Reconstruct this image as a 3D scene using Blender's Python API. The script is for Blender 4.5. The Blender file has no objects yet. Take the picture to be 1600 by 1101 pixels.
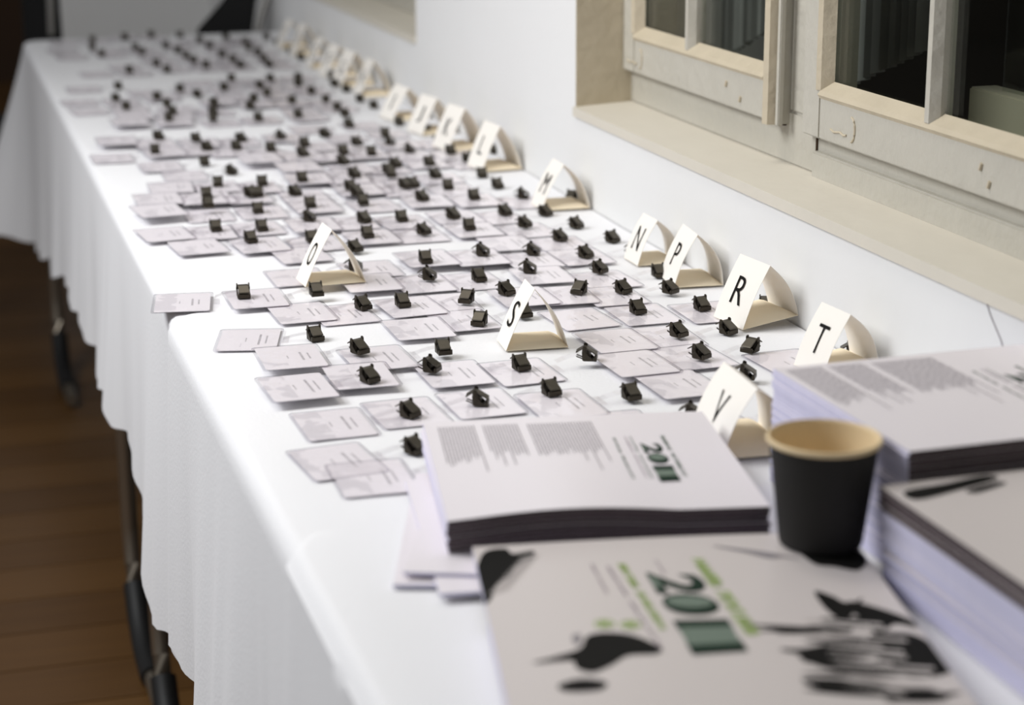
import bpy, bmesh, math, random
from mathutils import Matrix, Vector

BADGES = [
    (-0.14, 1.418, 1.7, 61), (-0.455, 1.425, 6, 28), (-0.216, 1.435, -1.6, 59), (-0.243, 1.506, 1.4, 9), (-0.437, 1.514, 1, 36), (-0.128, 1.527, 1.7, 56),
    (-0.373, 1.528, 2.5, 66), (-0.306, 1.534, 1.6, 13), (-0.003, 1.572, 3.8, 63), (-0.143, 1.597, 2.4, 31), (-0.449, 1.61, 2, 25), (-0.083, 1.612, 4, -63),
    (-0.245, 1.616, 2.4, 64), (-0.306, 1.622, 0.6, 11), (-0.389, 1.629, -1.7, 54), (-0.132, 1.68, 1.8, 26), (-0.079, 1.685, -1.3, 28), (-0.36, 1.689, 1.7, 0),
    (-0.437, 1.704, -1, 26), (-0.003, 1.761, -0.6, -20), (-0.069, 1.774, 0.3, 9), (-0.298, 1.779, 0, -35), (-0.135, 1.781, 4.1, 5), (-0.462, 1.783, -14, 25),
    (-0.248, 1.802, 1.7, 10), (-0.075, 1.849, -0.4, 30), (-0.123, 1.859, -2.9, 28), (-0.166, 1.864, 0.3, -47), (-0.355, 1.869, 3.2, 2), (-0.286, 1.869, 4.1, -41),
    (-0.244, 1.878, -1.1, 29), (-0.394, 1.881, 1.7, 20), (-0.056, 1.928, 2.7, -1), (-0.428, 1.946, -0.4, 3), (-0.116, 1.954, -2.9, 40), (-0.502, 1.955, -9, 6),
    (-0.246, 1.971, 0.9, 7), (-0.191, 1.972, 2.3, 63), (-0.301, 1.98, -0.7, 63), (-0.104, 2.036, 0.4, 32), (-0.044, 2.041, 0.3, 58), (-0.367, 2.048, 0.5, 66),
    (-0.285, 2.048, 1, 0), (-0.159, 2.061, -0.6, 61), (-0.216, 2.069, 1.1, 59), (-0.043, 2.116, -0.5, 23), (-0.102, 2.135, -0.6, 35), (-0.343, 2.152, 3.1, 27),
    (-0.058, 2.205, 2.5, 27), (-0.314, 2.211, 3.1, 1), (-0.247, 2.212, 0.4, 36), (-0.38, 2.214, 4.9, 0), (-0.121, 2.214, 0.9, 40), (-0.188, 2.216, 1.3, -1),
    (-0.45, 2.226, 5, 5), (-0.071, 2.287, 0.5, 29), (-0.189, 2.292, 1.9, 28), (-0.3, 2.296, -0.2, 25), (-0.252, 2.296, -0.4, 4), (-0.12, 2.299, -0.3, 28),
    (-0.424, 2.301, -0.4, 5), (-0.478, 2.31, 6, -4), (-0.365, 2.317, 2.7, 61), (-0.006, 2.37, 1.2, -41), (-0.068, 2.395, 0.6, 61), (-0.13, 2.402, -1.4, 4),
    (-0.199, 2.407, 2, 27), (-0.41, 2.41, -0.3, 0), (-0.343, 2.41, 0.3, 1), (-0.274, 2.413, 1.5, -3), (-0.47, 2.426, 5.6, -1), (-0.273, 2.458, 0.9, 25),
    (-0.075, 2.482, 1.5, 8), (-0.141, 2.489, -0.9, -3), (-0.406, 2.497, 0.3, 29), (-0.272, 2.499, -0, 21), (-0.199, 2.499, 0, 23), (-0.347, 2.501, 2.8, 30),
    (-0.394, 2.502, 2, -3), (-0.461, 2.502, -0.9, -1), (-0.185, 2.509, -1.2, 22), (-0.072, 2.566, -0.6, -4), (-0.138, 2.573, 2.9, 25), (-0.322, 2.573, 1.1, 2),
    (-0.197, 2.582, -1.2, 1), (-0.374, 2.586, 1.8, -2), (-0.248, 2.589, -2.2, 29), (-0.433, 2.59, -3, -3), (-0.193, 2.621, 5.5, 26), (-0.123, 2.662, 2.7, 9),
    (-0.001, 2.666, 2.2, 4), (-0.17, 2.672, 2.9, 23), (-0.061, 2.68, 1.4, 21), (-0.244, 2.681, 1, 33), (-0.401, 2.695, -0.6, 61), (-0.069, 2.745, -1, 7),
    (-0.001, 2.746, -0.6, 2), (-0.185, 2.755, 0.7, -5), (-0.286, 2.76, 1.3, 21), (-0.128, 2.765, -1, 68), (-0.224, 2.768, 3.3, 2), (-0.425, 2.773, 0.4, 1),
    (-0.188, 2.844, -0.4, 23), (-0.002, 2.849, 3.4, 1), (-0.06, 2.85, 1.7, -6), (-0.137, 2.851, -0.5, 67), (-0.265, 2.852, 0.6, 7), (-0.314, 2.862, -0.8, 7),
    (-0.483, 2.871, -0.8, -1), (-0.407, 2.881, 2.8, 27), (-0.362, 2.884, 3.5, 7), (-0.121, 2.94, -0.9, -4), (-0.412, 2.955, 1.3, 11), (-0.051, 2.956, -2.8, 10),
    (-0.284, 2.956, 0.7, 63), (-0.343, 2.963, 0.7, 31), (-0.213, 2.964, -0.2, 36), (-0.465, 2.985, -0.7, 28), (-0.156, 3.045, 3.1, 8), (-0.072, 3.052, 0.2, 3),
    (-0.282, 3.157, 3.1, 3), (-0.355, 3.16, -2.1, -4), (-0.138, 3.16, 2.5, 5), (-0.215, 3.163, 1.5, 0), (-0.425, 3.17, 2, -6), (-0.135, 3.234, -1.2, -3),
    (-0.343, 3.243, 2.4, 4), (-0.07, 3.243, -0.5, 2), (-0.41, 3.244, 3.3, 6), (-0.276, 3.273, 4.8, 5), (-0.33, 3.322, 5.2, 4), (-0.195, 3.324, -1.8, -2),
    (-0.076, 3.324, -1.9, 2), (-0.135, 3.328, 0.5, -8), (-0.474, 3.355, 4.9, -2), (-0.405, 3.356, -2.1, 1), (-0.255, 3.36, -0.8, 3), (-0.139, 3.438, -0.1, 4),
    (-0.218, 3.439, -1.3, -11), (-0.411, 3.446, 0.1, 5), (-0.073, 3.45, 3, 1), (-0.481, 3.461, 2, 8), (-0.339, 3.463, 2.9, 11), (-0.08, 3.523, 4.5, 2),
    (-0.144, 3.536, 3.2, 2), (-0.28, 3.537, -1.2, 10), (-0.214, 3.541, 0.5, 4), (-0.358, 3.546, 1.6, 2), (-0.46, 3.625, -0.6, 6), (-0.179, 3.63, 1.9, 3),
    (-0.126, 3.631, 1.3, 3), (-0.249, 3.645, -0.5, 1), (-0.061, 3.648, 0.5, 6), (-0.346, 3.824, 1, -6), (-0.145, 3.837, 0.2, 7), (-0.417, 3.838, 4.1, 3),
    (-0.059, 3.839, 0.8, 1), (-0.201, 3.846, 2.2, 11), (-0.266, 3.857, 0.3, 1), (-0.354, 3.93, 1.4, 2), (-0.139, 3.931, 1.4, 3), (-0.062, 3.938, 0.2, 6),
    (-0.2, 3.941, -1.6, 1), (-0.278, 3.946, 1.3, 0), (-0.208, 4.033, -0.1, 12), (-0.281, 4.035, 1.1, 0), (-0.132, 4.041, 0.3, 4), (-0.061, 4.063, 1.9, -2),
    (-0.442, 4.125, 0.7, -7), (-0.359, 4.131, -1.3, 1), (-0.284, 4.14, 0.3, 11), (-0.134, 4.148, 2.2, 0), (-0.21, 4.198, 1.3, 5), (-0.364, 4.215, -0.3, 3),
    (-0.06, 4.221, 0.2, 5), (-0.298, 4.229, 2.3, 2), (-0.125, 4.244, -0.7, -8), (-0.451, 4.245, 2.2, -7), (-0.216, 4.3, 4.6, 2), (-0.065, 4.326, 3.7, 2),
    (-0.154, 4.331, 4.6, 1), (-0.437, 4.39, -1.1, -3), (-0.366, 4.404, 3, 3), (-0.242, 4.428, 1.7, 1), (-0.303, 4.449, 3.4, 0),
]
COVER_ART = {
    'bird': [(-0.1044, -0.075), (-0.0896, -0.068), (-0.0748, -0.0591), (-0.0689, -0.0436), (-0.0588, -0.0393), (-0.0425, -0.0448), (-0.0289, -0.0643), (-0.0333, -0.0726), (-0.0489, -0.0726), (-0.0598, -0.0834), (-0.072, -0.0922), (-0.0802, -0.0862), (-0.0814, -0.0759), (-0.0897, -0.0749)],
    'beak': [(-0.0772, -0.0409), (-0.0721, -0.0396), (-0.0738, -0.0521), (-0.0775, -0.0517)],
    'tree': [(-0.1246, 0.0688), (-0.1182, 0.0956), (-0.1107, 0.1038), (-0.1016, 0.1028), (-0.0983, 0.0934), (-0.0845, 0.0963), (-0.0877, 0.0832), (-0.0985, 0.0712), (-0.1041, 0.0557), (-0.1135, 0.0431), (-0.1194, 0.0213), (-0.1254, 0.012), (-0.1276, 0.0273), (-0.1279, 0.0479)],
    'blot': [(0.0802, 0.0089), (0.0899, -0.0002), (0.0928, -0.0076), (0.0989, -0.0112), (0.1069, -0.0042), (0.0882, -0.0362), (0.0805, -0.0209)],
    'branch': [(0.0978, -0.0081), (0.1155, -0.0229), (0.128, -0.0406), (0.13, -0.0531), (0.1153, -0.0439), (0.1007, -0.0608), (0.0996, -0.0374), (0.0946, -0.0244)],
    'leaf1': [(0.0733, -0.0411), (0.0888, -0.0484), (0.0789, -0.0565), (0.0705, -0.0519)],
    'leaf2': [(0.0562, -0.0738), (0.0835, -0.0679), (0.0884, -0.0774), (0.0692, -0.0788)],
    'leaf3': [(0.0475, -0.0833), (0.0769, -0.0918), (0.0881, -0.105), (0.0724, -0.1083), (0.0563, -0.0998)],
    'leaf4': [(0.0933, -0.06), (0.1206, -0.0585), (0.1287, -0.0819), (0.1042, -0.0879), (0.0921, -0.0778)],
    'leaf5': [(0.0415, -0.1148), (0.0729, -0.1199), (0.0898, -0.1364), (0.0549, -0.1333)],
    'leaf6': [(0.0921, -0.0909), (0.1323, -0.0823), (0.1351, -0.1086), (0.1028, -0.1175)],
    'roots': [(-0.0936, -0.1063), (-0.0802, -0.0996), (-0.0668, -0.106), (-0.0717, -0.1152), (-0.0894, -0.1148)],
    'curl': [(0.0324, 0.091), (0.052, 0.0831), (0.0692, 0.0744), (0.0851, 0.0614), (0.0746, 0.067), (0.0651, 0.0659), (0.0508, 0.0776)],
    'cloud': [(0.0878, 0.0813), (0.1077, 0.0836), (0.129, 0.0676), (0.1175, 0.0414), (0.1027, 0.0485), (0.0916, 0.0541)],
}

# ------------------------------------------------------------------ camera, world, light
scene = bpy.context.scene
COL = scene.collection
TZ = 0.74                                     # height of the table tops

cam_data = bpy.data.cameras.new('camera')
cam = bpy.data.objects.new('camera', cam_data)
COL.objects.link(cam)
pitch, yaw, roll = math.radians(15.578), math.radians(16.720), math.radians(-0.279)
F = Vector((math.sin(yaw) * math.cos(pitch), math.cos(yaw) * math.cos(pitch), -math.sin(pitch)))
R0 = Vector((math.cos(yaw), -math.sin(yaw), 0))
U0 = R0.cross(F)
R1 = R0 * math.cos(roll) + U0 * math.sin(roll)
U1 = U0 * math.cos(roll) - R0 * math.sin(roll)
m = Matrix((R1, U1, -F)).transposed().to_4x4()
m.translation = Vector((-0.80025, 0.0, TZ + 0.49268))
cam.matrix_world = m
cam_data.sensor_fit = 'HORIZONTAL'
cam_data.sensor_width = 36
cam_data.lens = 3054.65 * 36 / 1600
cam_data.clip_start = 0.05
cam_data.dof.use_dof = True
cam_data.dof.focus_distance = 1.88
cam_data.dof.aperture_fstop = 4.2
cam_data.dof.aperture_blades = 7
scene.camera = cam

world = bpy.data.worlds.new('world')
scene.world = world
world.use_nodes = True
world.node_tree.nodes['Background'].inputs[0].default_value = (0.955, 0.97, 1.0, 1)
world.node_tree.nodes['Background'].inputs[1].default_value = 0.22

def area(name, loc, target, sx, sy, power, color):
    d = bpy.data.lights.new(name, 'AREA')
    d.shape = 'RECTANGLE'; d.size = sx; d.size_y = sy; d.energy = power; d.color = color
    o = bpy.data.objects.new(name, d); COL.objects.link(o)
    o.location = loc
    o.rotation_euler = (Vector(target) - Vector(loc)).to_track_quat('-Z', 'Y').to_euler()
    return o
area('window_daylight', (-1.75, 2.15, 2.15), (-0.25, 1.95, 0.75), 1.1, 0.9, 38, (0.975, 0.985, 1.0))
area('overhead_fill', (-0.55, 2.0, 2.6), (-0.2, 1.95, 0.75), 0.6, 0.6, 10, (1.0, 0.94, 0.86))  # added soft warm fill from above, no known lamp there

scene.view_settings.view_transform = 'Standard'
scene.view_settings.look = 'None'
scene.view_settings.gamma = 1
scene.view_settings.use_curve_mapping = False
scene.view_settings.exposure = 0.0
scene.cycles.transparent_max_bounces = 24
scene.cycles.max_bounces = 8
scene.cycles.use_denoising = True

# ------------------------------------------------------------------ materials
def srgb(r, g, b):
    f = lambda c: (c / 255 / 12.92) if c / 255 <= 0.04045 else ((c / 255 + 0.055) / 1.055) ** 2.4
    return (f(r), f(g), f(b), 1)

def mat(name, color, rough=0.6, metal=0.0, bump=None, vary=None, spec=0.5, sheen=0):
    """Principled material; bump=(scale, strength), vary=(scale, amount) mottles the colour."""
    m = bpy.data.materials.new(name); m.use_nodes = True
    nt = m.node_tree; b = nt.nodes['Principled BSDF']
    b.inputs['Base Color'].default_value = color
    b.inputs['Roughness'].default_value = rough
    b.inputs['Metallic'].default_value = metal
    b.inputs['Specular IOR Level'].default_value = spec
    tc = nt.nodes.new('ShaderNodeTexCoord')
    if vary:
        n = nt.nodes.new('ShaderNodeTexNoise'); n.inputs['Scale'].default_value = vary[0]; n.inputs['Detail'].default_value = 5
        nt.links.new(tc.outputs['Object'], n.inputs['Vector'])
        mx = nt.nodes.new('ShaderNodeMix'); mx.data_type = 'RGBA'
        mx.inputs['A'].default_value = color
        mx.inputs['B'].default_value = tuple(c * (1 - vary[1]) for c in color[:3]) + (1,)
        nt.links.new(n.outputs['Fac'], mx.inputs['Factor'])
        nt.links.new(mx.outputs['Result'], b.inputs['Base Color'])
    if bump:
        n = nt.nodes.new('ShaderNodeTexNoise'); n.inputs['Scale'].default_value = bump[0]; n.inputs['Detail'].default_value = 4
        nt.links.new(tc.outputs['Object'], n.inputs['Vector'])
        bp = nt.nodes.new('ShaderNodeBump'); bp.inputs['Strength'].default_value = bump[1]; bp.inputs['Distance'].default_value = 0.004
        nt.links.new(n.outputs['Fac'], bp.inputs['Height'])
        nt.links.new(bp.outputs['Normal'], b.inputs['Normal'])
    return m

M = {}
M['wall'] = mat('white_plaster', srgb(230, 230, 229), 0.9, bump=(14, 0.35), vary=(3, 0.04))
M['frame'] = mat('cream_frame_paint', srgb(196, 192, 180), 0.4, bump=(38, 0.9), vary=(9, 0.14))
M['sill'] = mat('cream_sill_paint', srgb(216, 210, 196), 0.55, bump=(30, 0.35), vary=(7, 0.1))
M['frame_tan'] = mat('tan_old_paint', srgb(204, 192, 168), 0.5, bump=(60, 0.5), vary=(20, 0.2))
M['crack'] = mat('dark_joint', srgb(70, 52, 36), 0.9)
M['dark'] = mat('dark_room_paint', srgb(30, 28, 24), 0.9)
M['outer'] = mat('outer_window_paint', srgb(168, 162, 142), 0.7, vary=(8, 0.15))
M['card'] = None
M['cloth'] = mat('white_table_linen', srgb(236, 236, 238), 0.85, bump=(260, 0.12), vary=(2.2, 0.02))
M['black_metal'] = mat('gunmetal_clip', srgb(70, 64, 54), 0.45, 0.7, vary=(300, 0.35))
M['lever_metal'] = mat('toplit_clip_lever', srgb(96, 91, 82), 0.42, 0.85, vary=(200, 0.2))  # paler than the clip body: light from above put into the colour
M['print_black'] = mat('black_ink', srgb(16, 15, 13), 0.7, spec=0.15)
M['print_grey'] = mat('grey_ink', srgb(140, 134, 138), 0.6)
M['print_dark_green'] = mat('dark_green_ink', srgb(14, 42, 28), 0.6, spec=0.2)
M['print_mid_green'] = mat('mid_green_ink', srgb(112, 126, 114), 0.6, spec=0.2)
M['print_light_green'] = mat('light_green_ink', srgb(146, 174, 78), 0.5)
M['print_mauve'] = mat('mauve_ink', srgb(160, 146, 156), 0.5)
M['leaflet'] = mat('coated_leaflet_paper', srgb(238, 232, 236), 0.32, vary=(4, 0.03))
M['cover'] = mat('cover_leaflet_paper', srgb(214, 206, 203), 0.32, vary=(4, 0.03))  # greyer than the text leaflets: light falloff put into the colour
M['page_side'] = mat('cut_page_edge', srgb(214, 212, 236), 0.7, vary=(150, 0.12))  # lavender: bluish daylight on the pile sides put into the edge colour
M['bleed_shade'] = mat('printed_shaded_page_edge', srgb(84, 72, 76), 0.7, vary=(60, 0.35))  # ink bleed plus the shade of the near sides, put into the colour
M['cup_black'] = mat('black_corrugated_card', srgb(24, 22, 20), 0.75, vary=(50, 0.2))
M['cup_cream'] = mat('cream_cup_paper', srgb(228, 206, 166), 0.6)
M['wood'] = mat('brown_floor_wood', srgb(96, 66, 34), 0.4, vary=(6, 0.35))
M['table_top'] = mat('grey_laminate', srgb(150, 146, 138), 0.5)
M['steel'] = mat('brushed_steel_tube', srgb(150, 140, 126), 0.35, 0.9)
M['rubber'] = mat('black_rubber', srgb(14, 14, 14), 0.6)
M['upholstery'] = mat('black_upholstery', srgb(12, 12, 13), 0.9)
M['chair_loop'] = mat('grey_chair_tube', srgb(150, 148, 144), 0.4, 0.5)
M['curtain'] = mat('grey_net_curtain', srgb(128, 128, 126), 0.9, vary=(20, 0.2))
M['brown_panel'] = mat('dark_brown_panelling', srgb(70, 44, 16), 0.6, vary=(5, 0.4))

def wood_planks(m):
    nt = m.node_tree; b = nt.nodes['Principled BSDF']
    tc = nt.nodes.new('ShaderNodeTexCoord'); mp = nt.nodes.new('ShaderNodeMapping')
    mp.inputs['Scale'].default_value = (2.0, 26, 26)
    info = nt.nodes.new('ShaderNodeObjectInfo')
    n = nt.nodes.new('ShaderNodeTexNoise'); n.inputs['Scale'].default_value = 1.4; n.inputs['Detail'].default_value = 6
    nt.links.new(tc.outputs['Object'], mp.inputs['Vector']); nt.links.new(mp.outputs['Vector'], n.inputs['Vector'])
    ad = nt.nodes.new('ShaderNodeMath'); ad.operation = 'MULTIPLY_ADD'; ad.inputs[1].default_value = 0.55; 
    nt.links.new(info.outputs['Random'], ad.inputs[0]); 
    ml = nt.nodes.new('ShaderNodeMath'); ml.operation = 'MULTIPLY'; ml.inputs[1].default_value = 0.55
    nt.links.new(n.outputs['Fac'], ml.inputs[0]); nt.links.new(ml.outputs[0], ad.inputs[2])
    r = nt.nodes.new('ShaderNodeValToRGB')
    r.color_ramp.elements[0].color = srgb(74, 49, 22); r.color_ramp.elements[1].color = srgb(108, 76, 38)
    nt.links.new(ad.outputs[0], r.inputs['Fac']); nt.links.new(r.outputs['Color'], b.inputs['Base Color'])
wood_planks(M['wood'])

def tent_paper():
    m = bpy.data.materials.new('cream_tent_paper'); m.use_nodes = True
    nt = m.node_tree; b = nt.nodes['Principled BSDF']; out = nt.nodes['Material Output']
    b.inputs['Base Color'].default_value = srgb(255, 253, 247); b.inputs['Roughness'].default_value = 0.7
    tr = nt.nodes.new('ShaderNodeBsdfTranslucent'); tr.inputs['Color'].default_value = srgb(255, 226, 176)
    mx = nt.nodes.new('ShaderNodeMixShader'); mx.inputs[0].default_value = 0.14
    nt.links.new(b.outputs[0], mx.inputs[1]); nt.links.new(tr.outputs[0], mx.inputs[2])
    nt.links.new(mx.outputs[0], out.inputs['Surface'])
    return m
M['tent'] = tent_paper()
M['tent_inner'] = mat('warm_shade_tent_paper', srgb(252, 238, 210), 0.8)  # same paper as the tent, its warm shade put into the colour

def clear_plastic(name, gloss, tint, rough=0.12, wrinkle=0.35):
    m = bpy.data.materials.new(name); m.use_nodes = True
    nt = m.node_tree; nt.nodes.remove(nt.nodes['Principled BSDF']); out = nt.nodes['Material Output']
    t = nt.nodes.new('ShaderNodeBsdfTransparent'); t.inputs['Color'].default_value = tint
    g = nt.nodes.new('ShaderNodeBsdfGlossy'); g.inputs['Roughness'].default_value = rough
    g.inputs['Color'].default_value = (1, 1, 1, 1)
    tc = nt.nodes.new('ShaderNodeTexCoord'); n = nt.nodes.new('ShaderNodeTexNoise'); n.inputs['Scale'].default_value = 40
    nt.links.new(tc.outputs['Object'], n.inputs['Vector'])
    bp = nt.nodes.new('ShaderNodeBump'); bp.inputs['Strength'].default_value = wrinkle; bp.inputs['Distance'].default_value = 0.003
    nt.links.new(n.outputs['Fac'], bp.inputs['Height']); nt.links.new(bp.outputs['Normal'], g.inputs['Normal'])
    lw = nt.nodes.new('ShaderNodeLayerWeight'); lw.inputs['Blend'].default_value = 0.5
    pw = nt.nodes.new('ShaderNodeMath'); pw.operation = 'POWER'; pw.inputs[1].default_value = 4.0
    nt.links.new(lw.outputs['Facing'], pw.inputs[0])
    ml = nt.nodes.new('ShaderNodeMath'); ml.operation = 'MULTIPLY_ADD'; ml.inputs[1].default_value = gloss; ml.inputs[2].default_value = 0.035; ml.use_clamp = True
    nt.links.new(pw.outputs[0], ml.inputs[0])
    mx = nt.nodes.new('ShaderNodeMixShader')
    nt.links.new(ml.outputs[0], mx.inputs[0]); nt.links.new(t.outputs[0], mx.inputs[1]); nt.links.new(g.outputs[0], mx.inputs[2])
    nt.links.new(mx.outputs[0], out.inputs['Surface'])
    return m
M['pouch'] = clear_plastic('clear_vinyl', 0.30, (0.985, 0.98, 0.985, 1), 0.15)
M['pouch_rim'] = clear_plastic('shaded_vinyl_edge', 0.2, (0.80, 0.79, 0.81, 1), 0.3)  # grey tint carries the edge shadow of the raised pouch
M['glass'] = clear_plastic('window_glass', 0.45, (0.90, 0.92, 0.90, 1), 0.02, 0.02)

def badge_card():
    m = mat('printed_badge_card', srgb(222, 217, 221), 0.5)
    nt = m.node_tree; b = nt.nodes['Principled BSDF']
    tc = nt.nodes.new('ShaderNodeTexCoord'); sp = nt.nodes.new('ShaderNodeSeparateXYZ')
    nt.links.new(tc.outputs['Object'], sp.inputs[0])
    info = nt.nodes.new('ShaderNodeObjectInfo')
    def math_(op, a, b_=None, c=None):
        n = nt.nodes.new('ShaderNodeMath'); n.operation = op
        for i, v in enumerate((a, b_, c)):
            if v is None: continue
            if isinstance(v, (int, float)): n.inputs[i].default_value = v
            else: nt.links.new(v, n.inputs[i])
        return n.outputs[0]
    x, y = sp.outputs[0], sp.outputs[1]
    rnd = info.outputs['Random']
    # two printed name lines that run across the card, their length differing from card to card
    half = math_('MULTIPLY_ADD', rnd, 0.010, 0.012)
    ink = None
    for cx, w, k in ((0.010, 0.0011, 1.0), (0.0165, 0.0008, 0.75), (-0.003, 0.0006, 0.35)):
        a = math_('LESS_THAN', math_('ABSOLUTE', math_('SUBTRACT', x, cx)), w)
        c = math_('LESS_THAN', math_('ABSOLUTE', y), math_('MULTIPLY', half, k))
        t = math_('MULTIPLY', a, c)
        ink = t if ink is None else math_('MAXIMUM', ink, t)
    n = nt.nodes.new('ShaderNodeTexNoise'); n.inputs['Scale'].default_value = 420
    nt.links.new(tc.outputs['Object'], n.inputs['Vector'])
    ink = math_('MULTIPLY', ink, math_('MULTIPLY', n.outputs['Fac'], 1.1))
    # pale grey printed artwork towards the foot of the card
    n2 = nt.nodes.new('ShaderNodeTexNoise'); n2.inputs['Scale'].default_value = 34; n2.noise_dimensions = '4D'
    nt.links.new(tc.outputs['Object'], n2.inputs['Vector']); nt.links.new(math_('MULTIPLY', rnd, 9.0), n2.inputs['W'])
    art = math_('MULTIPLY', math_('GREATER_THAN', n2.outputs['Fac'], 0.52), math_('LESS_THAN', x, -0.006))
    m1 = nt.nodes.new('ShaderNodeMix'); m1.data_type = 'RGBA'
    m1.inputs['A'].default_value = srgb(250, 246, 249); m1.inputs['B'].default_value = srgb(231, 227, 231)
    nt.links.new(art, m1.inputs['Factor'])
    m2 = nt.nodes.new('ShaderNodeMix'); m2.data_type = 'RGBA'; m2.inputs['B'].default_value = srgb(104, 98, 106)
    nt.links.new(m1.outputs['Result'], m2.inputs['A']); nt.links.new(ink, m2.inputs['Factor'])
    nt.links.new(m2.outputs['Result'], b.inputs['Base Color'])
    return m
M['card'] = badge_card()

# ------------------------------------------------------------------ mesh helpers
class MB:
    def __init__(s): s.v = []; s.f = []; s.mi = []
    def box(s, a, b, mi=0):
        n = len(s.v)
        s.v += [(x, y, z) for x in (a[0], b[0]) for y in (a[1], b[1]) for z in (a[2], b[2])]
        for q in ((0, 1, 3, 2), (4, 6, 7, 5), (0, 4, 5, 1), (2, 3, 7, 6), (0, 2, 6, 4), (1, 5, 7, 3)):
            s.f.append([n + i for i in q]); s.mi.append(mi)
        return s
    def prism(s, pts, axis, lo, hi, mi=0):
        """pts: 2D outline; extruded along axis ('x','y','z') from lo to hi."""
        n = len(s.v); k = len(pts)
        def P(p, h):
            return {'x': (h, p[0], p[1]), 'y': (p[0], h, p[1]), 'z': (p[0], p[1], h)}[axis]
        s.v += [P(p, lo) for p in pts] + [P(p, hi) for p in pts]
        s.f.append([n + i for i in range(k)][::-1]); s.mi.append(mi)
        s.f.append([n + k + i for i in range(k)]); s.mi.append(mi)
        for i in range(k):
            j = (i + 1) % k
            s.f.append([n + i, n + j, n + k + j, n + k + i]); s.mi.append(mi)
        return s
    def tube(s, path, r, seg=8, mi=0):
        pts = [Vector(p) for p in path]; n0 = len(s.v)
        for i, p in enumerate(pts):
            d = (pts[min(i + 1, len(pts) - 1)] - pts[max(i - 1, 0)]).normalized()
            a = Vector((0, 0, 1)) if abs(d.z) < 0.9 else Vector((1, 0, 0))
            u = d.cross(a).normalized(); w = d.cross(u).normalized()
            for k in range(seg):
                t = 2 * math.pi * k / seg
                s.v.append(tuple(p + u * math.cos(t) * r + w * math.sin(t) * r))
        for i in range(len(pts) - 1):
            for k in range(seg):
                a = n0 + i * seg + k; b = n0 + i * seg + (k + 1) % seg
                s.f.append([a, b, b + seg, a + seg]); s.mi.append(mi)
        s.f.append([n0 + k for k in range(seg)][::-1]); s.mi.append(mi)
        s.f.append([n0 + (len(pts) - 1) * seg + k for k in range(seg)]); s.mi.append(mi)
        return s
    def quad(s, a, b, c, d, mi=0):
        n = len(s.v); s.v += [a, b, c, d]; s.f.append([n, n + 1, n + 2, n + 3]); s.mi.append(mi); return s
    def poly(s, pts, mi=0):
        n = len(s.v); s.v += pts; s.f.append([n + i for i in range(len(pts))]); s.mi.append(mi); return s
    def build(s, name, mats, parent=None, smooth=False, bevel=0, loc=None, rot=None):
        me = bpy.data.meshes.new(name)
        me.from_pydata(s.v, [], s.f)
        if not isinstance(mats, (list, tuple)): mats = [mats]
        for x in mats: me.materials.append(x)
        for p, i in zip(me.polygons, s.mi): p.material_index = i
        bm = bmesh.new(); bm.from_mesh(me)
        bmesh.ops.recalc_face_normals(bm, faces=bm.faces)
        if bevel:
            es = [e for e in bm.edges if len(e.link_faces) == 2 and e.calc_face_angle(0) > 0.6]
            bmesh.ops.bevel(bm, geom=es, offset=bevel, segments=2, affect='EDGES', clamp_overlap=True)
        if smooth:
            for f in bm.faces: f.smooth = True
            for e in bm.edges:
                if len(e.link_faces) == 2 and e.calc_face_angle(0) > 0.7: e.smooth = False
        bm.to_mesh(me); bm.free()
        o = bpy.data.objects.new(name, me); COL.objects.link(o)
        if parent: o.parent = parent
        if loc is not None: o.location = loc
        if rot is not None: o.rotation_euler = rot
        return o

def tag(o, label=None, cat=None, group=None, kind=None):
    if label: o['label'] = label
    if cat: o['category'] = cat
    if group: o['group'] = group
    if kind: o['kind'] = kind
    return o
def empty(name, loc=(0, 0, 0), rz=0):
    o = bpy.data.objects.new(name, None); COL.objects.link(o); o.location = loc; o.rotation_euler = (0, 0, rz)
    o.empty_display_size = 0.02
    return o
def copy_tree(o, parent=None):
    c = o.copy(); COL.objects.link(c); c.parent = parent
    for ch in list(o.children): copy_tree(ch, c)
    return c
def structure(o): o['kind'] = 'structure'; return o

ORD = ['first', 'second', 'third', 'fourth', 'fifth', 'sixth', 'seventh', 'eighth', 'ninth', 'tenth', 'eleventh', 'twelfth',
       'thirteenth', 'fourteenth', 'fifteenth', 'sixteenth', 'seventeenth', 'eighteenth', 'nineteenth', 'twentieth']
ORD += ['twenty ' + w for w in ORD[:9]] + ['thirtieth'] + ['thirty ' + w for w in ORD[:9]] + ['fortieth'] + ['forty ' + w for w in ORD[:9]]

def text_mesh(name, txt, mats, fit, size_x, size_y, parent, thick=0.0, bold=0.0):
    """Built-in-font lettering fitted into a size_x by size_y box centred on the origin, then passed through fit(x, y) -> (x, y, z)."""
    cu = bpy.data.curves.new(name, 'FONT'); cu.body = txt; cu.size = 1; cu.offset = bold; cu.resolution_u = 4
    tmp = bpy.data.objects.new(name, cu)
    me = bpy.data.meshes.new_from_object(tmp)
    bpy.data.objects.remove(tmp)
    xs = [v.co.x for v in me.vertices]; ys = [v.co.y for v in me.vertices]
    x0, x1, y0, y1 = min(xs), max(xs), min(ys), max(ys)
    for v in me.vertices:
        a = ((v.co.x - x0) / (x1 - x0) - 0.5) * size_x; b = ((v.co.y - y0) / (y1 - y0) - 0.5) * size_y
        v.co = fit(a, b)
    me.materials.clear(); me.materials.append(mats)
    me.name = name
    o = bpy.data.objects.new(name, me); COL.objects.link(o); o.parent = parent
    return o

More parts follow.
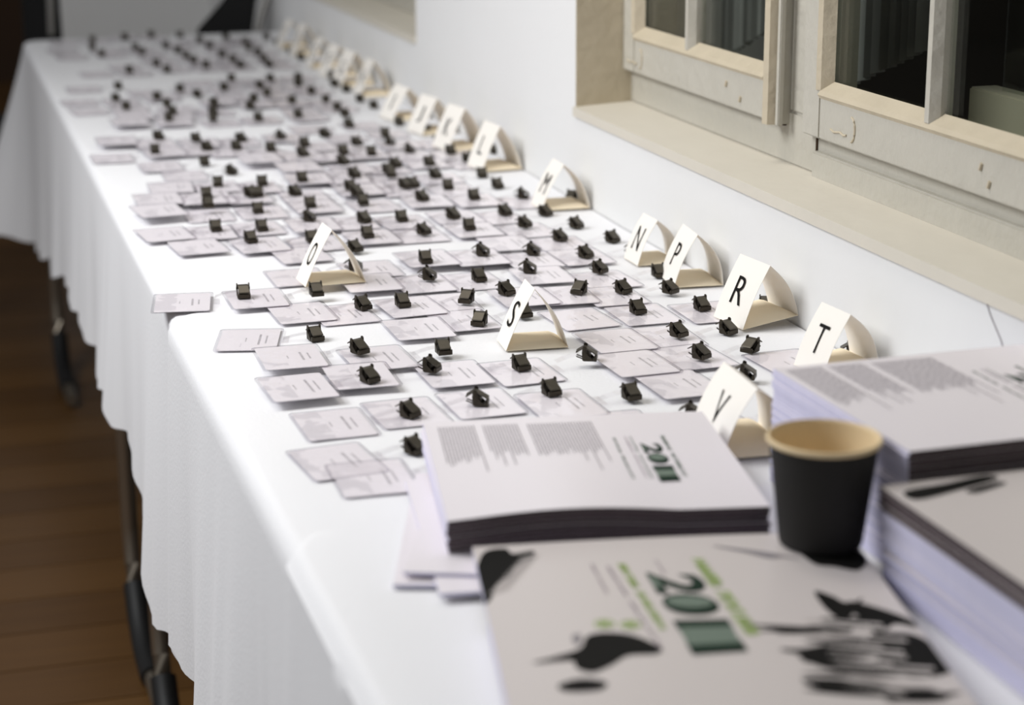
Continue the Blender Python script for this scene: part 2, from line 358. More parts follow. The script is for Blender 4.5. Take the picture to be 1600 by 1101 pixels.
# ------------------------------------------------------------------ floor
random.seed(11)
fl = structure(MB().box((-6, -3, -0.05), (4, 14, -0.012)).build('floor', M['crack']))
pl_mesh = MB().box((-0.599, -0.0686, -0.011), (0.599, 0.0686, 0)).build('plank', M['wood'], fl, bevel=0.0015)
first = True
for j in range(64):
    y = 1.6 + j * 0.138
    for i in range(3):
        x = -1.9 + i * 1.2 + (0.43 * (j % 3))
        if y > 7.4 and i > 1: continue
        o = pl_mesh if first else pl_mesh.copy()
        if not first: COL.objects.link(o)
        first = False
        o.location = (x, y, 0)

# ------------------------------------------------------------------ walls
W0, W1, WT = TZ + 0.122, TZ + 1.15, 0.32      # window openings: sill height, head height; wall thickness
wall = MB()
JY = 2.375                                     # far jamb of the near window
wall.box((0, -1.0, 0), (WT, 6.2, W0))
wall.box((0, -1.0, W1), (WT, 6.2, 2.7))
wall.box((0, JY, W0), (WT, 3.215, W1))
wall.box((0, 4.75, W0), (WT, 6.2, W1))
wall.box((0, -1.0, W0), (WT, 0.55, W1))
wall_o = structure(wall.build('wall_right', M['wall']))
structure(MB().box((-0.46, 5.62, 0), (0, 5.8, 2.7)).build('wall_far', M['wall']))
structure(MB().box((-5, 9.5, 0), (3, 9.7, 2.7)).build('wall_back', M['brown_panel']))

def window(n, y0, y1, mull):
    """Casement pair seen from the room: sill board, painted jamb, frame with two sashes, glazing bars and panes."""
    w = structure(empty('window_%d' % n, (0, y0, W0)))
    X = 0.075
    L = y1 - y0; H = W1 - W0
    s = MB().prism([(-0.004, -0.012), (-0.004, 0.0), (X + 0.03, 0.006), (X + 0.03, -0.012)], 'y', 0.0, L)
    s.build('sill', M['sill'], w)
    s = MB().box((0.0, L - 0.003, 0), (X + 0.02, L, H)); s.build('jamb', M['frame_tan'], w)
    s = MB().box((0.0, 0, 0), (X + 0.02, 0.003, H)); s.build('jamb', M['frame_tan'], w)
    # outer frame: bottom rail, posts, mullion
    s = MB().box((X, 0, 0.004), (X + 0.05, L, 0.06)); s.build('frame_rail', M['frame'], w, bevel=0.002)
    for a, b in ((0.003, 0.03), (mull[0], mull[1]), (L - 0.03, L - 0.003)):
        MB().box((X, a, 0.06), (X + 0.05, b, H)).build('frame_post', M['frame'], w, bevel=0.002)
    MB().box((X, 0, H - 0.05), (X + 0.05, L, H)).build('frame_rail', M['frame'], w)
    return w, X, L, H

def sash(w, name, ya, yb, H, X, bars, astragal=None):
    """One casement between local ya < yb: stiles, rails, bars and panes; glazing rebates stand proud like the old putty."""
    so = empty(name, (X - 0.012, ya, 0.046)); so.parent = w
    D = yb - ya; h = H - 0.07; sw = 0.040; rail = 0.049
    fm = MB()
    fm.box((0, 0, 0), (0.022, sw, h)); fm.box((0, D - sw, 0), (0.022, D, h))
    fm.box((0, sw, 0), (0.022, D - sw, rail)); fm.box((0, sw, h - rail), (0.022, D - sw, h))
    fm.build('sash_frame', M['frame'], so, bevel=0.0015)
    # inner moulding (tan where the paint has yellowed)
    b = MB()
    b.prism([(-0.003, 0), (0.014, 0.010), (0.014, 0)], 'y', sw, D - sw)
    mo = MB()
    mo.prism([(0.0, rail), (-0.003, rail - 0.004), (0.0, rail - 0.008), (0.012, rail - 0.004), (0.012, rail + 0.009)], 'y', sw, D - sw)
    mo.prism([(-0.002, sw - 0.006), (0.002, sw - 0.010), (0.012, sw - 0.004), (0.012, sw + 0.008), (0.0, sw + 0.001)], 'z', rail, h - rail)
    mo.prism([(-0.002, D - sw + 0.006), (0.0, D - sw - 0.001), (0.012, D - sw - 0.008), (0.012, D - sw + 0.004), (0.002, D - sw + 0.010)], 'z', rail, h - rail)
    mo.build('glazing_moulding', M['frame_tan'], so)
    ys = [sw] + bars + [D - sw]
    for c in bars:
        MB().prism([(-0.001, c - 0.004), (-0.001, c + 0.004), (0.008, c + 0.009), (0.02, c + 0.009), (0.02, c - 0.009), (0.008, c - 0.009)],
                   'z', rail, h - rail).build('glazing_bar', M['frame'], so)
    for i in range(len(ys) - 1):
        MB().box((0.014, ys[i], rail), (0.0165, ys[i + 1], h - rail)).build('pane', M['glass'], so)
    if astragal:
        a0, a1 = astragal
        MB().prism([(-0.001, a0), (-0.012, a0 + 0.004), (-0.014, (a0 + a1) / 2), (-0.010, a1 - 0.006), (-0.001, a1)], 'z', 0.0, h).build(
            'astragal', M['frame_tan'], so, smooth=True)
        MB().box((-0.006, a0 - 0.010, 0.0), (0.0, a0 - 0.002, h)).build('astragal_bead', M['frame'], so, bevel=0.001)
    return so

def paint_ridges(w, X, spots):
    """Old paint runs and the scars of painted-over hinge leaves on the lower rails."""
    for y, z, sgn in spots:
        pts = []
        for k in range(9):
            t = k / 8 * math.pi * 0.95
            pts.append((X - 0.0125, y - sgn * (0.006 + 0.008 * math.sin(t)), z + 0.012 * math.cos(t)))
        MB().tube(pts, 0.0012, 6).build('paint_ridge', M['frame_tan'], w, smooth=True)
        pts = [(X - 0.0125, y + sgn * (0.004 + 0.007 * k), z - 0.007 - 0.0012 * math.sin(k * 2.1)) for k in range(6)]
        MB().tube(pts, 0.0011, 6).build('paint_ridge', M['frame_tan'], w, smooth=True)

wy0 = 0.55
w1, WX, L1, H1 = window(1, wy0, JY, (1.832 - wy0, 1.888 - wy0))
sL = sash(w1, 'sash', 1.888 - wy0, 2.372 - wy0, H1, WX, [0.265], astragal=(0.0, 0.026))
sR = sash(w1, 'sash', 1.352 - wy0, 1.832 - wy0, H1, WX, [0.218])
sN = sash(w1, 'sash', 0.62 - wy0, 1.345 - wy0, H1, WX, [0.36])
MB().box((WX - 0.0035, 1.895 - wy0, 0.0435), (WX + 0.001, 2.371 - wy0, 0.0455)).build('sash_gap_shade', M['crack'], w1)  # dark strip stands in for the shadow under the left sash
MB().box((WX - 0.002, 1.8165 - wy0, 0.008), (WX + 0.001, 1.8185 - wy0, 0.042)).build('rail_joint', M['crack'], w1)
MB().box((WX - 0.008, 0.55 - wy0, 0.002), (WX + 0.002, 1.815 - wy0, 0.030)).build('weather_board', M['frame'], w1, bevel=0.002)
paint_ridges(w1, WX, [(2.315 - wy0, 0.066, 1), (1.725 - wy0, 0.066, 1)])
for y, z in ((2.03, .074), (1.99, .062), (1.455, .062), (1.47, .075)):
    MB().tube([(WX - 0.0125, y - wy0, z), (WX - 0.013, y - wy0 + .002, z - .006)], 0.0018, 6).build('paint_chip', M['frame_tan'], w1, smooth=True)
# outer leaf of the double window, dark room beyond, net curtains behind the panes
ow = MB()
for a, b in ((0.1, 0.16), (1.62, 1.66)):
    ow.box((0.235, a, 0.02), (0.26, b, H1))
ow.box((0.23, 0, 0.0), (0.262, 1.24, 0.092)); ow.box((0.235, 1.24, 0.0), (0.26, L1, 0.035))
ow.build('outer_frame', M['outer'], w1, bevel=0.002)
MB().box((0.245, 0.16, 0.06), (0.247, 1.2, H1)).build('outer_pane', M['glass'], w1)
MB().box((0.10, 0, -0.002), (0.30, L1, 0.004)).build('inner_sill', M['outer'], w1)
cur = MB()
def curtain(y0, y1, x, hem0, hem1):
    n = 60; base = len(cur.v)
    for i in range(n + 1):
        t = i / n; y = y0 + (y1 - y0) * t
        dx = 0.006 * math.sin(t * n * 1.3) + 0.003 * math.sin(t * n * 2.9)
        hem = hem0 + (hem1 - hem0) * t
        cur.v.append((x + dx, y, hem)); cur.v.append((x + dx, y, H1))
    for i in range(n):
        a = base + 2 * i; cur.f.append([a, a + 1, a + 3, a + 2]); cur.mi.append(0)
curtain(1.255, 1.50, 0.19, 0.13, 0.045)
curtain(1.62, 1.80, 0.19, 0.12, 0.055)
cur.build('net_curtain', M['curtain'], w1, smooth=True)
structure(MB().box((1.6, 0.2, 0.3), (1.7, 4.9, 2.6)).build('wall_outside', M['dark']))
w2, X2, L2, H2 = window(2, 3.215, 4.75, (0.72, 0.79))
sash(w2, 'sash', 0.79, 1.50, H2, X2, [0.35])
sash(w2, 'sash', 0.04, 0.72, H2, X2, [0.34])

# fine crack in the plaster under the near sill
MB().tube([(-0.0004, 1.345, TZ + 0.112), (-0.0004, 1.335, TZ + 0.100), (-0.0004, 1.318, TZ + 0.085), (-0.0004, 1.300, TZ + 0.062)], 0.0006, 5).build(
    'plaster_crack', M['print_grey'], wall_o)

# ------------------------------------------------------------------ tables
def table(y0, y1, label, legs):
    t = empty('folding_table', (-0.29, (y0 + y1) / 2, 0)); tag(t, label, 'table', 'tables under the white cloths')
    h = (y1 - y0) / 2
    MB().box((-0.275, -h, 0.705), (0.275, h, 0.734)).build('tabletop', M['table_top'], t, bevel=0.004)
    MB().box((-0.25, -h + 0.04, 0.66), (-0.235, h - 0.04, 0.705)).build('apron', M['steel'], t)
    MB().box((0.235, -h + 0.04, 0.66), (0.25, h - 0.04, 0.705)).build('apron', M['steel'], t)
    for ly in legs:
        for sx in (-1, 1):
            yy = ly - (y0 + y1) / 2; x = sx * 0.262
            path = [(x, yy, 0.70), (x, yy, 0.30)] + [(x, yy - 0.16 + 0.16 * math.cos(a), 0.178 - 0.16 * math.sin(a)) for a in [k * math.pi / 16 for k in range(9)]] + [(x, yy - 0.32, 0.018)]
            lg = MB().tube(path, 0.0125, 10).build('leg', M['steel'], t, smooth=True)
            path = [(x, yy - 0.16 + 0.16 * math.cos(a), 0.178 - 0.16 * math.sin(a)) for a in [k * math.pi / 16 for k in range(3, 9)]] + [(x, yy - 0.22, 0.018)]
            MB().tube(path, 0.0175, 10).build('foot_cap', M['rubber'], lg, smooth=True)
    return t
table(0.72, 2.66, 'folding table whose curved steel leg shows under the nearest cloth', [2.52, 1.3])
table(2.70, 4.44, 'folding table whose curved steel leg shows beneath the far cloth', [2.87, 4.41])

def lerp_tab(tab, y):
    if y <= tab[0][0]: return tab[0][1]
    for (a, va), (b, vb) in zip(tab, tab[1:]):
        if y <= b: return va + (vb - va) * (y - a) / (b - a)
    return tab[-1][1]
HEM = [(0.6, .35), (1.2, .34), (1.5, .345), (1.71, .325), (1.85, .345), (2.01, .372), (2.12, .32), (2.29, .262), (2.45, .268), (2.74, .266), (3.14, .256), (3.6, .32), (4.12, .39), (4.4, .42), (4.6, .40)]

def pleat(y):
    return sum(a * math.exp(-((y - c) / w) ** 2) for c, w, a in ((2.02, 0.012, 0.003), (1.55, 0.02, 0.008), (1.36, 0.012, 0.008), (2.6, 0.02, 0.006), (3.2, 0.03, 0.006)))

def cloth(name, label, y0, y1, xe, top, rn, rf, phase, end_far=False, flare_n=0.0, flare_f=0.0, layer=0.0):
    """One tablecloth: flat top reaching the wall, rounded table edge, hanging drape with soft folds.
    rn/rf: corner radius at the near and far end; end_far lets it hang over the far end too."""
    rx = 0.012
    def edge(y):
        x = xe
        for r, c, s in ((rn, y0, 1), (rf, y1, -1)):
            d = (y - c) * s
            if r and 0 <= d < r: x = xe + r - math.sqrt(max(r * r - (r - d) ** 2, 0))
        return x
    ys = []
    y = y0
    while y < y1 - 1e-6:
        ys.append(y); d = min(y - y0, y1 - y)
        y += 0.003 if d < 0.045 else 0.014
    ys.append(y1)
    path = []                                            # (point, outward normal, hem, flare)
    for i, y in enumerate(ys):
        e = edge(y); nx, ny = -1.0, 0.0
        if end_far and y1 - y < rf:
            a = (rf - (y1 - y)) / rf; nx, ny = -math.cos(a * 1.2), math.sin(a * 1.2)
        fl_ = flare_n * math.exp(-((y - y0) / 0.10) ** 2) + flare_f * math.exp(-((y1 - y) / 0.12) ** 2)
        path.append(((e, y), (nx, ny), lerp_tab(HEM, y) + 0.006 * math.sin(y * 31 + phase), fl_))
    if end_far:
        ex = edge(y1)
        for k in range(1, 30):
            x = ex + (0 - ex) * k / 29
            path.append(((x, y1), (-0.3 * math.exp(-k / 3), 1), 0.40, flare_f * math.exp(-k / 4)))
    ts = [0, 0.04, 0.1, 0.18, 0.27, 0.37, 0.47, 0.57, 0.67, 0.77, 0.87, 0.94, 1.0]
    mb = MB(); rows = []
    NX = 26
    # top
    topi = []
    for i, y in enumerate(ys):
        e = edge(y) + rx; row = []
        for k in range(NX + 1):
            x = e + (-0.0015 - e) * k / NX
            z = top + 0.0007 * math.sin(x * 23 + y * 9 + phase) * math.sin(y * 14 - x * 5) * min(1, k / 3)
            row.append(len(mb.v)); mb.v.append((x, y, z))
        topi.append(row)
    for i in range(len(ys) - 1):
        for k in range(NX):
            mb.f.append([topi[i][k], topi[i + 1][k], topi[i + 1][k + 1], topi[i][k + 1]]); mb.mi.append(0)
    # rounded edge and drape
    cols = []
    s = 0
    for i, ((px, py), (nx, ny), hem, fl_) in enumerate(path):
        if i: s += math.dist(path[i - 1][0], (px, py))
        col = []
        bx, by = px + rx * (-nx), py + rx * (-ny) * (1 if end_far else 0)
        if i < len(ys): col.append(topi[i][0]); bx, by = px + rx, py
        else: col.append(len(mb.v)); mb.v.append((px, y1, top))
        for a in (0.35, 0.8, 1.25):
            ox = rx * math.sin(a); oz = rx * (1 - math.cos(a))
            col.append(len(mb.v)); mb.v.append((bx + nx * ox - (0 if i < len(ys) else 0), by + ny * ox, top - oz))
        for t in ts:
            z = top - rx - (hem - rx) * t
            q = py + 0.0 * s if i < len(ys) else py + (px - xe)
            rip = (0.007 * math.sin(q * 13) + 0.004 * math.sin(q * 31) + 0.0015 * math.sin(q * 73) + pleat(q)) * t ** 1.3
            out = rx + layer + 0.016 * t + fl_ * t ** 1.1 + rip
            col.append(len(mb.v)); mb.v.append((bx + nx * out, by + ny * out, z))
        cols.append(col)
    if not end_far and rf:
        keep = [k for k, y in enumerate(ys) if edge(y) < xe + 0.45 * rf]
        cols = [cols[k] for k in keep]
    for a, b in zip(cols, cols[1:]):
        for k in range(len(a) - 1):
            mb.f.append([a[k], b[k], b[k + 1], a[k + 1]]); mb.mi.append(0)
    o = mb.build(name, M['cloth'], smooth=True)
    tag(o, label, 'tablecloth', 'white tablecloths')
    return o
cloth('tablecloth', 'long white tablecloth under the far badges, flaring at its far corner', 1.86, 4.475, -0.583, TZ, 0, 0.03, 0.6, end_far=True, flare_f=0.13)
cloth('tablecloth', 'white tablecloth under the card S, overlapping the far cloth', 1.215, 1.925, -0.585, TZ + 0.0022, 0, 0.022, 2.1, layer=0.0015)
cloth('tablecloth', 'white tablecloth beneath the booklet piles and the black cup', 0.62, 1.283, -0.587, TZ + 0.0046, 0, 0.05, 4.0, layer=0.003)

def base_z(y):
    return TZ + (0.0058 if y < 1.30 else 0.0034 if y < 1.93 else 0.0014)

# ------------------------------------------------------------------ name badges
def outline(w, d, r, n=4):
    pts = []
    for cx, cy, a0 in ((w / 2 - r, d / 2 - r, 0), (-w / 2 + r, d / 2 - r, 90), (-w / 2 + r, -d / 2 + r, 180), (w / 2 - r, -d / 2 + r, 270)):
        for k in range(n + 1):
            a = math.radians(a0 + 90 * k / n); pts.append((cx + r * math.cos(a), cy + r * math.sin(a)))
    return pts

def make_badge():
    root = empty('name_badge')
    c = MB().prism(outline(0.056, 0.076, 0.003), 'z', 0.0003, 0.0008); c.build('card', M['card'], root)
    po = MB()
    o1 = outline(0.062, 0.081, 0.005); o2 = outline(0.058, 0.077, 0.004)
    po.prism(o2, 'z', 0.0010, 0.0013, 0)
    n = len(po.v); k = len(o1)
    po.v += [(x, y, 0.0) for x, y in o1] + [(x, y, 0.0011) for x, y in o1] + [(x, y, 0.0013) for x, y in o2]
    for i in range(k):
        j = (i + 1) % k
        po.f.append([n + i, n + j, n + k + j, n + k + i]); po.mi.append(1)
        po.f.append([n + k + i, n + k + j, n + 2 * k + j, n + 2 * k + i]); po.mi.append(1)
    # punched hanging tab
    po.box((0.031, -0.012, 0.0003), (0.038, 0.012, 0.0007), 0)
    po.build('pouch', [M['pouch'], M['pouch_rim']], root)
    st = MB()
    pts = [(0.033, 0.0012), (0.040, 0.0034), (0.048, 0.0052), (0.056, 0.0060)]
    for (a, za), (b, zb) in zip(pts, pts[1:]):
        st.prism([(a, za), (b, zb), (b, zb + 0.0006), (a, za + 0.0006)], 'y', -0.005, 0.005)
    st.build('strap', M['pouch'], root)
    # spring clip: mouth towards -y
    K = 0.84
    W = 0.0073
    cl = MB()
    cl.box((-W, -0.0112, 0.0), (W, 0.002, 0.0009))                                        # floor of the lower jaw
    cl.prism([(-0.0118, 0.0), (-0.0092, 0.0), (-0.0096, 0.0050), (-0.0112, 0.0062), (-0.0124, 0.0052), (-0.0126, 0.0010)], 'x', -W - 0.0005, W + 0.0005)  # biting lip
    for sx in (-1, 1):
        cl.prism([(-0.0095, 0.0008), (0.0030, 0.0008), (0.0036, 0.0100), (0.0026, 0.0168), (0.0004, 0.0172), (-0.0014, 0.0160), (-0.0018, 0.0085)], 'x', sx * W - 0.0007, sx * W + 0.0007)  # ears
    cl.tube([(-W - 0.0012, 0.0008, 0.0108), (W + 0.0012, 0.0008, 0.0108)], 0.0017, 8)     # pivot pin
    cl.tube([(-W + 0.0016, -0.0012, 0.0062), (W - 0.0016, -0.0012, 0.0062)], 0.0046, 10)   # coil spring drum
    for sx in (-1, 1):
        cl.prism([(0.002, 0.0009), (0.0100, 0.0040), (0.0104, 0.0052), (0.002, 0.0022)], 'x', sx * 0.0035 - 0.0009, sx * 0.0035 + 0.0009)  # rear legs
    cl.v = [(x * K, y * K, z * K) for x, y, z in cl.v]
    clip = cl.build('clip', M['black_metal'], root, bevel=0.0002)
    lv = MB()
    lv.prism([(-0.0128, 0.0066), (-0.0122, 0.0080), (-0.0020, 0.0142), (0.0020, 0.0152), (0.0105, 0.0098), (0.0100, 0.0088), (0.0020, 0.0138), (-0.0016, 0.0130), (-0.0116, 0.0068)], 'x', -W + 0.0010, W - 0.0010)
    lv.v = [(x * K, y * K, z * K) for x, y, z in lv.v]
    lv.build('lever', M['lever_metal'], clip, bevel=0.0002)
    return root
proto = make_badge()
GAP = 0.062                                   # card centre to clip centre

placed = []                                   # (cx, cy, rot, halfw, halfd, top)
def corners(r):
    cx, cy, a, hw, hd = r[:5]; c, s = math.cos(a), math.sin(a)
    return [(cx + c * x - s * y, cy + s * x + c * y) for x, y in ((-hw, -hd), (hw, -hd), (hw, hd), (-hw, hd))]
def overlap(r1, r2):
    A, B = corners(r1), corners(r2)
    for ang in (r1[2], r2[2]):
        for k in (0, math.pi / 2):
            ux, uy = math.cos(ang + k), math.sin(ang + k)
            a = [x * ux + y * uy for x, y in A]; b = [x * ux + y * uy for x, y in B]
            if max(a) <= min(b) + 0.0004 or max(b) <= min(a) + 0.0004: return False
    return True
def stack_top(r):
    z = base_z(r[1] - r[4] * 0.9)
    for q in placed:
        if abs(q[0] - r[0]) < 0.12 and abs(q[1] - r[1]) < 0.12 and overlap(r, q): z = max(z, q[5])
    return z

rows = []
for b in sorted(BADGES, key=lambda b: b[1]):
    if rows and b[1] - rows[-1][0][1] < 0.052 and all(math.hypot(b[0] - q[0], (b[1] - q[1]) * 0.3) > 0.01 for q in rows[-1]): rows[-1].append(b)
    else: rows.append([b])
badge_info = {}
for ri, row in enumerate(rows):
    for ci, b in enumerate(sorted(row, key=lambda b: b[0])): badge_info[b] = (ri, ci, len(row))
used = False
order = sorted(BADGES, key=lambda b: (-b[0] * 1.0 + b[1] * 0.0))
for b in order:
    x, y, rot, crot = b
    a = math.radians(rot)
    cx, cy = x - GAP * math.cos(a), y - GAP * math.sin(a)
    if cx > -0.036: cx = -0.036
    rect = (cx, cy, a, 0.031, 0.0405)
    z = stack_top(rect)
    clip_r = (x, y, a + math.radians(crot), 0.0076, 0.013)
    cz = max(stack_top(clip_r), z)
    if not used: o = proto; used = True
    else: o = copy_tree(proto)
    o.location = (cx, cy, z); o.rotation_euler = (0, 0, a)
    placed.append(rect + (z + 0.0015,))
    for ch in o.children:
        if ch.name.startswith('clip'):
            ch.location = (math.hypot(x - cx, y - cy) if cx > -0.0361 else GAP, 0, cz - z + 0.0002)
            ch.rotation_euler = (0, 0, math.radians(crot))
        if ch.name.startswith('strap'):
            ch.location = (0, 0, cz - z if cz - z < 0.006 else 0.003)
    ri, ci, n = badge_info[b]
    pose = 'upright clip' if abs(crot) < 17 else 'half turned clip' if abs(crot) < 48 else 'sideways clip'
    if n == 1: lab = 'name badge, %s, alone in the %s row behind the booklets' % (pose, ORD[ri])
    else: lab = 'name badge, %s, %s from aisle in %s row behind booklets' % (pose, ORD[ci], ORD[ri])
    tag(o, lab, 'name badge', 'name badges laid out on the white tables')
# the badge half hidden under the near text leaflets: its clip lies behind the pile
lone = copy_tree(proto)
lone.location = (-0.4985, 1.372, base_z(1.37)); lone.rotation_euler = (0, 0, math.radians(-1.5))
for ch in lone.children:
    if ch.name.startswith('clip'): ch.location = (0.062, 0.02, 0.0002); ch.rotation_euler = (0, 0, 0.1)
    if ch.name.startswith('strap'): ch.location = (0, 0.004, 0)
tag(lone, 'clear name badge poking out beside the corner of the text leaflet pile', 'name badge', 'name badges laid out on the white tables')

# ------------------------------------------------------------------ folded paper tent cards
def tent(letter, L, Rr, depth, height, raise_r, label, bow=0.004, lw=0.02, lh=0.027, apex=0.46):
    """L, Rr: near-edge base corners on the table (x, y). Built from a bent strip: front face, back face and base flap."""
    dx, dy = Rr[0] - L[0], Rr[1] - L[1]; wd = math.hypot(dx, dy); a = math.atan2(dy, dx)
    cx, cy = (L[0] + Rr[0]) / 2, (L[1] + Rr[1]) / 2
    r = (cx - math.sin(a) * depth / 2, cy + math.cos(a) * depth / 2, a, wd / 2, depth / 2)
    z = stack_top(r) + 0.0006
    o = empty('tent_card', (cx, cy, z), a)
    h = wd / 2
    A = (-h, 0.0); B = (-h + wd * apex, height); C = (h, raise_r)
    def face(P, Q, bulge, n=10):
        nx, nz = -(Q[1] - P[1]), Q[0] - P[0]; ln = math.hypot(nx, nz); nx /= ln; nz /= ln
        return [(P[0] + (Q[0] - P[0]) * k / n + nx * bulge * math.sin(math.pi * k / n), P[1] + (Q[1] - P[1]) * k / n + nz * bulge * math.sin(math.pi * k / n)) for k in range(n + 1)]
    T = 0.00035
    def strip(prof, name, m, y0=0.0, y1=depth, dz=None):
        mb = MB(); ny = 6
        for k in range(len(prof)):
            p = prof[k]; q = prof[min(k + 1, len(prof) - 1)]; pr = prof[max(k - 1, 0)]
            tx, tz = q[0] - pr[0], q[1] - pr[1]; ln = math.hypot(tx, tz) or 1
            nx, nz = -tz / ln, tx / ln
            for j in range(ny + 1):
                y = y0 + (y1 - y0) * j / ny
                e = dz(k / (len(prof) - 1), j / ny) if dz else 0
                mb.v.append((p[0], y, p[1] + e)); mb.v.append((p[0] - nx * T, y, p[1] - nz * T + e))
        K = 2 * (ny + 1)
        for k in range(len(prof) - 1):
            for j in range(ny):
                a0 = k * K + 2 * j; b0 = a0 + K
                mb.f.append([a0, b0, b0 + 2, a0 + 2]); mb.mi.append(0)
                mb.f.append([a0 + 1, a0 + 3, b0 + 3, b0 + 1]); mb.mi.append(0)
            for j in (0, ny):
                a0 = k * K + 2 * j; mb.f.append([a0, a0 + 1, a0 + K + 1, a0 + K]); mb.mi.append(0)
        return mb.build(name, m, o, smooth=True)
    front = face(A, B, bow * 0.4)
    strip(front, 'front_face', M['tent'])
    strip(face(B, C, bow * 1.2), 'back_face', M['tent'])
    # base flap: arches up behind its near edge so the lip shows; its tan shade is in the colour
    def arch(u, v): return 0.0050 * min(1, u * 9, (1 - u) * 7) * min(1, v / 0.16)
    strip([(A[0] + (C[0] - A[0]) * k / 12, A[1] + (C[1] - A[1]) * k / 12 + 0.0004) for k in range(13)], 'base_flap', M['tent_inner'], dz=arch)
    # letter lies on the front face
    fx, fz = B[0] - A[0], B[1] - A[1]; fl_ = math.hypot(fx, fz); ux, uz = fx / fl_, fz / fl_
    nx, nz = -uz, ux
    def fit(p, q):
        t = 0.50 * fl_ + q
        bl = bow * 0.4 * math.sin(math.pi * min(max(t / fl_, 0), 1)) + 0.0009
        return (A[0] + ux * t + nx * bl, depth * 0.5 - p, A[1] + uz * t + nz * bl)
    text_mesh('letter', letter, M['print_black'], fit, lw, lh, o, bold=-0.006)
    tag(o, label, 'letter card', 'lettered tent cards')
    return o
tent('O', (-0.433, 1.976), (-0.367, 1.979), 0.042, 0.059, 0, 'cream folded paper tent card with a black O, standing among the badges', lw=0.016, lh=0.026)
tent('S', (-0.300, 1.685), (-0.240, 1.680), 0.043, 0.058, 0, 'cream folded paper tent card with a black S, in the middle of the table', lw=0.017, lh=0.026)
tent('R', (-0.062, 1.683), (0.000, 1.690), 0.058, 0.061, 0.008, 'cream folded paper tent card with a black R, leaning against the wall', bow=0.005, lw=0.020, lh=0.028)
tent('P', (-0.060, 1.870), (-0.006, 1.864), 0.058, 0.056, 0, 'cream folded paper tent card with a black P, touching the wall', bow=0.007, lw=0.015, lh=0.026)
tent('N', (-0.058, 1.985), (-0.008, 1.985), 0.045, 0.050, 0, 'cream folded paper tent card with a black N, just behind the P card', bow=0.007, lw=0.019, lh=0.027)
tent('T', (-0.062, 1.507), (-0.004, 1.512), 0.050, 0.056, 0.006, 'cream folded paper tent card with a black T, partly behind the tall pile', bow=0.006, lw=0.017, lh=0.027)
tent('V', (-0.231, 1.329), (-0.173, 1.325), 0.080, 0.055, 0, 'cream folded paper tent card with a black V, behind the black cup', bow=0.009, lw=0.019, lh=0.027)
tent('M', (-0.068, 2.305), (-0.004, 2.303), 0.050, 0.057, 0, 'cream folded paper tent card with a black M, against the wall', bow=0.006, lw=0.022, lh=0.027)
tent('L', (-0.064, 2.591), (-0.004, 2.596), 0.062, 0.062, 0, 'blurred cream tent card by the wall, next one beyond the M card', lw=0.015)
tent('K', (-0.066, 2.766), (-0.005, 2.776), 0.060, 0.062, 0, 'blurred cream tent card by the wall, second beyond the M card', lw=0.017)
tent('J', (-0.064, 2.930), (-0.006, 2.940), 0.060, 0.056, 0, 'blurred cream tent card by the wall, third beyond the M card', lw=0.014)
tent('I', (-0.074, 3.085), (-0.010, 3.095), 0.060, 0.052, 0, 'blurred cream tent card by the wall, fourth beyond the M card', lw=0.004)
tent('H', (-0.064, 3.372), (-0.006, 3.372), 0.060, 0.062, 0, 'blurred cream tent card by the wall, fifth beyond the M card', lw=0.018)
tent('G', (-0.070, 3.507), (-0.006, 3.515), 0.060, 0.062, 0, 'blurred cream tent card by the wall, sixth beyond the M card', lw=0.018)
tent('F', (-0.070, 3.640), (-0.008, 3.645), 0.060, 0.058, 0, 'blurred cream tent card by the wall, seventh beyond the M card', lw=0.016)
tent('E', (-0.070, 3.790), (-0.010, 3.790), 0.060, 0.056, 0, 'blurred cream tent card by the wall, eighth beyond the M card', lw=0.016)
tent('D', (-0.064, 3.993), (-0.006, 3.993), 0.060, 0.062, 0, 'blurred cream tent card near the far end, ninth beyond the M card', lw=0.018)
tent('C', (-0.066, 4.14), (-0.008, 4.14), 0.060, 0.056, 0, 'blurred cream tent card near the far end, tenth beyond the M card', lw=0.018)

# ------------------------------------------------------------------ leaflet piles
def sheet(name, w, d, th, wave, mats, nx=14, ny=12):
    """A single leaflet: thin slab on a grid that follows wave(u, v); material 0 faces, 1 near edge, 2 other edges."""
    mb = MB()
    idx = {}
    for s_ in (0, 1):
        for i in range(nx + 1):
            for j in range(ny + 1):
                u, v = i / nx, j / ny
                idx[s_, i, j] = len(mb.v)
                mb.v.append(((u - 0.5) * w, (v - 0.5) * d, wave(u, v) + th * s_))
    for i in range(nx):
        for j in range(ny):
            mb.f.append([idx[1, i, j], idx[1, i + 1, j], idx[1, i + 1, j + 1], idx[1, i, j + 1]]); mb.mi.append(0)
            mb.f.append([idx[0, i, j], idx[0, i, j + 1], idx[0, i + 1, j + 1], idx[0, i + 1, j]]); mb.mi.append(0)
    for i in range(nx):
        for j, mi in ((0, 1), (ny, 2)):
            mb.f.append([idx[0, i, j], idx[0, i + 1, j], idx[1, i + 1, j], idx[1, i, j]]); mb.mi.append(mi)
    for j in range(ny):
        for i in (0, nx):
            mb.f.append([idx[0, i, j], idx[0, i, j + 1], idx[1, i, j + 1], idx[1, i, j]]); mb.mi.append(2)
    return mb.build(name, mats, smooth=True)

